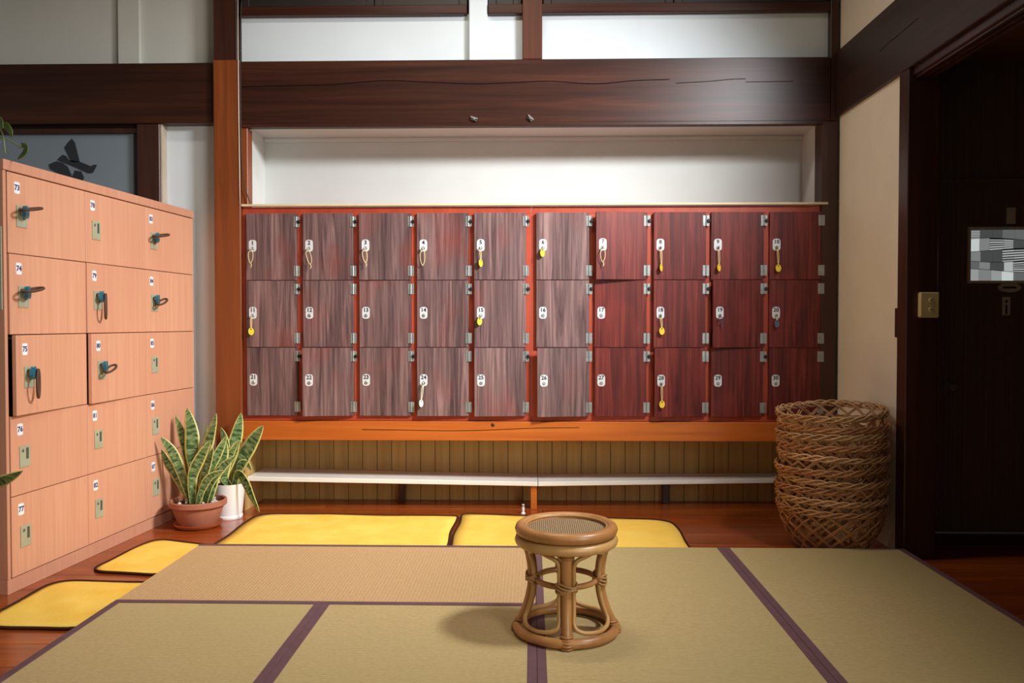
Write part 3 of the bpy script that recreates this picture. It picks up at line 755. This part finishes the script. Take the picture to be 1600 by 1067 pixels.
# ------------------------------------------------------------------ plants
def leaf(pts, w, parent, twist=0.0, k=5):
    P = smooth_path(pts, k); n = len(P); bm = bmesh.new(); uvl = bm.loops.layers.uv.new('uv'); rows = []
    vd = Vector((0, 1, 0))
    for i, p in enumerate(P):
        t = (P[min(i+1, n-1)]-P[max(i-1, 0)]).normalized()
        side = t.cross(vd); side = side.normalized() if side.length > .05 else Vector((1, 0, 0))
        side = Matrix.Rotation(twist, 3, t) @ side; nrm = side.cross(t).normalized()
        s = i/(n-1)
        prof = (.52+.48*min(1, s/.45)) if s < .55 else max(.03, math.cos((s-.55)/.45*PI/2)**.85)
        hw = w/2*prof
        row = []
        for u, dz in ((-1, .16), (-.5, .04), (0, 0), (.5, .04), (1, .16)):
            row.append((bm.verts.new(p+side*hw*u-nrm*(hw*dz)), (u+1)/2))
        back = [(bm.verts.new(v.co+nrm*.0025), u) for v, u in row]
        rows.append((row, back, s))
    def face(vs, uvs):
        f = bm.faces.new(vs)
        for l, uvv in zip(f.loops, uvs): l[uvl].uv = uvv
    for (a, ab, s0), (b, bb_, s1) in zip(rows, rows[1:]):
        for j in range(4):
            for A, B in ((a, b), (ab, bb_)):
                q = [A[j], A[j+1], B[j+1], B[j]]
                face([x[0] for x in q], [(q[0][1], s0), (q[1][1], s0), (q[2][1], s1), (q[3][1], s1)])
        for j in (0, 4):
            face([a[j][0], ab[j][0], bb_[j][0], b[j][0]], [(a[j][1], s0)]*2+[(a[j][1], s1)]*2)
    bmesh.ops.recalc_face_normals(bm, faces=bm.faces[:])
    return link('leaf', bm_mesh(bm, 'leaf', True), 'leaf_variegated', parent)
TP = Vector((-1.962, .60, FL))
sa = tag(link('plant_saucer', lathe_mesh([(0, .004), (.10, .004), (.128, .026), (.136, .026), (.130, .012), (.112, 0), (0, 0)], 36), 'terracotta_saucer', None, TP), 'orange terracotta saucer under the clay pot', 'saucer')
p1 = tag(empty('potted_snake_plant', TP+Vector((0, 0, .005))), 'variegated snake plant in a terracotta bowl pot beside the pink lockers', 'potted plant', 'snake plants')
link('pot', lathe_mesh([(0, 0), (.098, 0), (.108, .010), (.140, .105), (.140, .112), (.152, .116), (.160, .124), (.160, .150), (.153, .155), (.144, .150), (.138, .120), (0, .118)], 40), 'terracotta', p1, TP+Vector((0, 0, .005)))
link('soil', lathe_mesh([(0, .138), (.06, .139), (.12, .134), (.141, .128), (.139, .122), (0, .122)], 24), 'soil', p1, TP+Vector((0, 0, .005)))
rp = random.Random(5)
for i in range(14):
    a, r = rp.uniform(0, 2*PI), rp.uniform(.06, .125)
    bm = bmesh.new(); bmesh.ops.create_icosphere(bm, subdivisions=1, radius=rp.uniform(.008, .014))
    link('pebble', bm_mesh(bm, 'peb', True), 'pebble', p1, TP+Vector((r*math.cos(a), r*math.sin(a), .146)))
def PL(px, py, Y): return at(px, py, Y)
B1 = lambda dx, dy: TP+Vector((dx, dy, .135))
for pts, w, tw in (
    ([B1(-.03, -.02), PL(282, 735, .57), PL(268, 704, .55), PL(251, 683, .53)], .060, .3),
    ([B1(-.05, .01), PL(276, 745, .62), PL(262, 722, .62), PL(252, 702, .62)], .058, -.2),
    ([B1(-.05, .05), PL(292, 712, .68), PL(284, 678, .70), PL(274, 649, .72)], .052, .2),
    ([B1(-.01, .06), PL(302, 720, .66), PL(300, 676, .68), PL(292, 637, .70)], .088, .1),
    ([B1(.03, .07), PL(318, 720, .68), PL(320, 690, .69), PL(323, 661, .70)], .022, .5),
    ([B1(.02, .03), PL(314, 728, .63), PL(328, 686, .64), PL(338, 646, .66)], .074, -.3),
    ([B1(-.01, -.05), PL(301, 745, .54), PL(313, 715, .53), PL(329, 688, .52)], .064, .3),
    ([B1(.02, -.03), PL(318, 750, .56), PL(326, 722, .57), PL(333, 700, .57)], .066, -.5),
    ([B1(.03, .0), PL(326, 740, .60), PL(342, 706, .60), PL(354, 681, .61)], .052, .4),
    ([B1(.05, .03), PL(336, 742, .64), PL(347, 714, .65), PL(353, 690, .66)], .080, .1),
    ([B1(.05, -.02), PL(330, 755, .57), PL(350, 728, .58), PL(369, 712, .58)], .054, -.3),
    ([B1(.02, -.06), PL(316, 765, .53), PL(328, 745, .52), PL(350, 735, .52)], .046, .2),
    ([B1(.0, .08), PL(318, 735, .70), PL(330, 690, .72), PL(336, 650, .74)], .040, .4)):
    leaf([Vector(p) for p in pts], w, p1, tw)
WP = Vector((-1.862, .815, FL))
p2 = tag(empty('potted_snake_plant', WP), 'variegated snake plant in a white pot in front of the left post', 'potted plant', 'snake plants')
link('pot', lathe_mesh([(0, 0), (.078, 0), (.082, .006), (.082, .020), (.079, .024), (.098, .205), (.100, .215), (.094, .215), (.090, .200), (0, .198)], 36), 'pot_white', p2, WP)
link('soil', lathe_mesh([(0, .204), (.088, .203), (.088, .199), (0, .199)], 24), 'soil', p2, WP)
B2 = lambda dx, dy: WP+Vector((dx, dy, .200))
for pts, w, tw in (
    ([B2(.01, .05), PL(362, 715, .86), PL(370, 680, .87), PL(377, 645, .88)], .080, .2),
    ([B2(.03, .0), PL(375, 726, .80), PL(394, 692, .79), PL(411, 665, .78)], .100, -.3),
    ([B2(-.02, -.02), PL(352, 735, .77), PL(363, 708, .76), PL(373, 688, .75)], .072, .3),
    ([B2(.05, -.04), PL(372, 739, .74), PL(383, 752, .72), PL(392, 772, .71), PL(405, 800, .70)], .056, .3),
    ([B2(.05, .02), PL(374, 727, .80), PL(385, 723, .79), PL(393, 735, .78)], .040, .2),
    ([B2(.0, .03), PL(355, 725, .84), PL(352, 690, .85), PL(345, 668, .86)], .060, -.2),
    ([B2(.02, -.03), PL(350, 745, .75), PL(357, 715, .74), PL(372, 690, .73)], .058, .6)):
    leaf([Vector(p) for p in pts], w, p2, tw)
# plant in front of the cabinet end (one leaf tip in view) and vine on top
FP = Vector((-2.60, -1.05, FL))
p3 = tag(empty('potted_snake_plant', FP), 'potted plant at the left edge, one dark green leaf tip showing', 'potted plant', 'snake plants')
link('pot', lathe_mesh([(0, 0), (.09, 0), (.12, .16), (.13, .18), (.12, .18), (.11, .16), (0, .16)], 32), 'terracotta', p3, FP)
link('soil', lathe_mesh([(0, .168), (.112, .166), (.11, .161), (0, .161)], 20), 'soil', p3, FP)
leaf([FP+Vector((.02, 0, .165)), FP+Vector((.06, 0, .33)), PL(-30, 762, -1.06), PL(5, 750, -1.07), PL(35, 736, -1.08)], .062, p3, .6)
for dx, dy, h, lean in ((-.02, 0, .40, -.08), (-.05, .03, .33, -.12), (.0, .04, .46, -.02), (-.03, -.04, .28, -.10)):
    leaf([FP+Vector((dx, dy, .165)), FP+Vector((dx+lean*.4, dy, .165+h*.5)), FP+Vector((dx+lean, dy, .165+h))], .066, p3, .2)
VP = Vector((-2.47, -.50, 1.829))
p4 = tag(empty('trailing_vine', VP), 'green trailing vine in a small pot on top of the pink lockers', 'potted plant')
link('pot', lathe_mesh([(0, 0), (.05, 0), (.065, .10), (.070, .11), (.062, .11), (.058, .09), (0, .09)], 28), 'pot_white', p4, VP)
def vine(pts): link('stem', tube_mesh(smooth_path(pts, 5), .003, 5), 'vine_stem', p4)
vine([VP+Vector((0, 0, .09)), VP+Vector((.05, -.03, .17)), PL(2, 205, -.6), PL(8, 240, -.62)])
vine([VP+Vector((.01, 0, .09)), PL(0, 215, -.56), PL(20, 222, -.57), PL(33, 232, -.58)])
def vleaf(pts, w):
    o = leaf(pts, w, p4, .5); o.data.materials.clear(); o.data.materials.append(M['vine_leaf'])
vleaf([PL(-3, 198, -.60), PL(8, 196, -.61), PL(16, 204, -.62), PL(19, 214, -.63)], .038)
vleaf([PL(33, 226, -.58), PL(41, 230, -.585), PL(38, 240, -.59), PL(27, 249, -.60)], .034)
vleaf([PL(-10, 195, -.62), PL(0, 190, -.64), PL(4, 200, -.66)], .05)

# ------------------------------------------------------------------ rattan stool
ST = Vector((.108, -1.14, 0.0))
st = tag(empty('rattan_stool', ST), 'round rattan stool with woven cane seat standing on the tatami', 'stool')
def ringm(r, z, tr, n=48, k=10, wob=0):
    return tube_mesh([((r+wob*math.sin(3*t))*math.cos(t), (r+wob*math.sin(3*t))*math.sin(t), z) for t in [2*PI*i/n for i in range(n)]], tr, k, True)
local('base_ring', ringm(.178, .0175, .0175), 'rattan', st)
local('seat_ring', ringm(.166, .376, .0215), 'rattan', st)
local('seat_hoop', ringm(.170, .336, .0185), 'rattan_light', st)
local('stretcher_ring', ringm(.108, .192, .0105), 'rattan', st)
local('seat_weave', lathe_mesh([(0, .384), (.06, .3835), (.12, .381), (.150, .376), (.150, .362), (0, .362)], 40), 'cane_weave', st)
local('seat_piping', ringm(.1475, .386, .0045, 48, 6), 'cane_binding', st)
def prof(z):                                       # radius of the waisted frame at height z
    t = (z-.20)/.19
    return .122+(.058 if z < .20 else .052)*abs(t)**2.0
A0 = -PI/2-.03
for q in range(4):
    a = A0+q*PI/2
    pts = [(prof(z)*math.cos(a), prof(z)*math.sin(a), z) for z in [.015+i*(.335-.015)/12 for i in range(13)]]
    local('leg', tube_mesh(pts, [.019]*13, 10), 'rattan', st)
    # bent brace between this leg and the next
    da = lambda z, off: off/prof(z)
    P = []
    zb, zt = .040, .312; b0, b1 = a, a+PI/2
    for i in range(9):
        z = .075+(zt-.045-.075)*i/8; P.append((prof(z)-.002, b0+da(z, .026), z))
    P += [(prof(zt-.015), b0+da(zt, .038), zt-.020), (prof(zt)-.0, b0+da(zt, .075), zt-.004)]
    P += [(prof(zt)+.0, (b0+b1)/2, zt+.004)]
    P += [(prof(zt)-.0, b1-da(zt, .075), zt-.004), (prof(zt-.015), b1-da(zt, .038), zt-.020)]
    for i in range(9):
        z = zt-.045-(zt-.045-.075)*i/8; P.append((prof(z)-.002, b1-da(z, .026), z))
    P += [(prof(.06), b1-da(.06, .036), .056), (prof(.05), b1-da(.05, .070), zb+.003)]
    P += [(prof(zb), (b0+b1)/2, zb)]
    P += [(prof(.05), b0+da(.05, .070), zb+.003), (prof(.06), b0+da(.06, .036), .056)]
    local('brace_loop', tube_mesh(smooth_path([(r*math.cos(t), r*math.sin(t), z) for r, t, z in P], 3, True), .0082, 7, True), 'rattan_light', st)
    for nm, z, w, h in (('top_binding', .325, .023, .04), ('waist_binding', .195, .0, .022), ('foot_binding', .022, .0215, .036)):
        bm = bmesh.new()
        nT = 5 if w else 4
        for i in range(nT):
            zz = z-h/2+h*i/(nT-1); r = prof(max(.015, min(.33, zz)))
            cx, cy = r*math.cos(a), r*math.sin(a)
            if w: pl_ = [(cx+w*math.cos(t), cy+w*math.sin(t), zz) for t in [2*PI*s/14 for s in range(14)]]
            else:                                   # flat oval wrap round leg and both braces
                pl_ = []
                for s in range(16):
                    t = 2*PI*s/16; ex, ey = .037*math.cos(t), .024*math.sin(t)
                    pl_.append((cx-math.sin(a)*ex+math.cos(a)*ey, cy+math.cos(a)*ex+math.sin(a)*ey, zz+.007*math.sin(t*2+i)))
            add_tube(bm, pl_, .0042, 5, True)
        bmesh.ops.recalc_face_normals(bm, faces=bm.faces[:])
        local(nm, bm_mesh(bm, nm, True), 'cane_binding' if not w else 'rattan', st)

# ------------------------------------------------------------------ wicker baskets
def basket_meshes(seed):
    g = random.Random(seed)
    Hh = .235
    def rad(z):
        t = z/Hh; return .165+.105*(1-(1-min(1, t))**1.9)
    bm = bmesh.new(); n = 17
    for d in (1, -1):
        for i in range(n):
            for off in (-.022, .022):
                a0 = 2*PI*i/n+off+g.uniform(-.02, .02); pts = []
                for s in range(9):
                    z = .006+(Hh-.010)*s/8; a = a0+d*1.05*s/8
                    r = rad(z)+d*.0035*math.cos(s*PI/1.0)-.004*(s/8)
                    pts.append((r*math.cos(a), r*math.sin(a), z))
                add_tube(bm, pts, .0042, 4, False, False)
    lat = bm_mesh(bm, 'lattice', True)
    bm = bmesh.new()
    for f, amp, zc, nph in ((9, .0125, Hh-.008, 3), (-11, .011, Hh-.016, 3)):
        for ph in range(nph):
            pts = []
            for s in range(100):
                t = 2*PI*s/100; w = f*t+ph*2*PI/nph
                zz = zc+amp*math.sin(w)+.002*math.sin(5*t+ph); r = rad(min(Hh, zz))+(.0045 if f > 0 else -.001)+.004*math.cos(w)
                pts.append((r*math.cos(t), r*math.sin(t), zz))
            add_tube(bm, pts, .0046, 4, True)
    rim = bm_mesh(bm, 'rim', True)
    bm = bmesh.new()
    for ph in range(3): add_tube(bm, [(r_*math.cos(t), r_*math.sin(t), .008+.003*math.sin(17*t+ph*2)) for r_ in (.165-.012*ph,) for t in [2*PI*s/48 for s in range(48)]], .005, 4, True)
    for i in range(12):
        a = PI*i/12; add_tube(bm, [(-.16*math.cos(a), -.16*math.sin(a), .006), (0, 0, .006+.002*(i % 2)), (.16*math.cos(a), .16*math.sin(a), .006)], .004, 4)
    base = bm_mesh(bm, 'base', True)
    return lat, rim, base
variants = []
for sd, mt in ((1, 'wicker'), (2, 'wicker_tan')):
    ms = basket_meshes(sd)
    for m_ in ms: m_.materials.append(M[mt])
    variants.append(ms)
NB = 10
ORD = ['bottom', 'second', 'third', 'fourth', 'fifth', 'sixth', 'seventh', 'eighth', 'ninth', 'topmost']
rb = random.Random(11)
for i in range(NB):
    lat, rim, base = variants[i % 2]
    spin = rb.uniform(0, 6)
    tx, ty = (rb.uniform(-.03, .03), rb.uniform(-.03, .03)) if i < NB-1 else (.05, -.055)
    if i == 0: tx = ty = 0
    rot = (Matrix.Rotation(ty, 3, 'Y') @ Matrix.Rotation(tx, 3, 'X') @ Matrix.Rotation(spin, 3, 'Z')).to_euler()
    b = tag(empty('wicker_basket', (1.560+(rb.uniform(-.005, .005) if i else 0), .235+(rb.uniform(-.005, .005) if i else 0), FL+.001+i*.0545+(rb.uniform(-.006, .006) if i else 0)), rot),
            ('bottom wicker basket with its open lattice showing, under the stack' if i == 0 else 'topmost wicker basket of the stack in the right corner' if i == NB-1 else '%s wicker basket counted from the floor in the stack' % ORD[i]),
            'basket', 'stacked wicker baskets')
    local('lattice', lat, None, b); local('rim', rim, None, b)
    if i == 0: local('base', base, None, b)

# ------------------------------------------------------------------ small things
cb = tag(empty('cable', at(378, 100, .95)), 'thin dark and white cable running down beside the left post', 'cable')
link('dark_cable', tube_mesh(smooth_path([at(377, 0, .955), at(375.5, 60, .955), at(376, 150, .955), at(377, 230, .955), at(381, 285, .953), at(391, 317, .951)], 6), .0032, 6), 'cable_dark', cb)
link('white_cable', tube_mesh(smooth_path([at(371.5, 0, .952), at(372.5, 150, .952), at(375, 320, .952)], 4), .003, 6), 'cable_white', cb)
for (px, py, r), lab in zip(((740, 186, .3), (828, 185, .75)), ('small bent metal clip on the beam, left of the other clip', 'small slanted metal clip on the beam, near its middle')):
    p = at(px, py, YP-.008); k = tag(empty('metal_clip', p, (0, r, 0)), lab, 'clip', 'metal clips on the beam')
    local('clip_jaw', box_mesh(.045, .012, .010, .002, 'steel'), None, k, (0, 0, .008)); local('clip_jaw', box_mesh(.04, .012, .008, .002, 'dull_metal'), None, k, (.003, 0, -.006))
    local('spring', tube_mesh([(-.012, -.008, 0), (.012, -.008, .0)], .006, 8), 'dull_metal', k)
stp = tag(empty('door_stop_pin', (-.072, .965, FL)), 'small white peg standing on the floor behind the stool', 'peg')
link('pin', lathe_mesh([(0, .06), (.007, .058), (.008, .05), (.008, .008), (.014, .004), (.014, 0), (0, 0)], 12), 'label_white', stp, (-.072, .965, FL))
link('cap', lathe_mesh([(.0086, .044), (.0095, .046), (.0095, .054), (.0086, .056)], 12), 'steel', stp, (-.072, .965, FL))
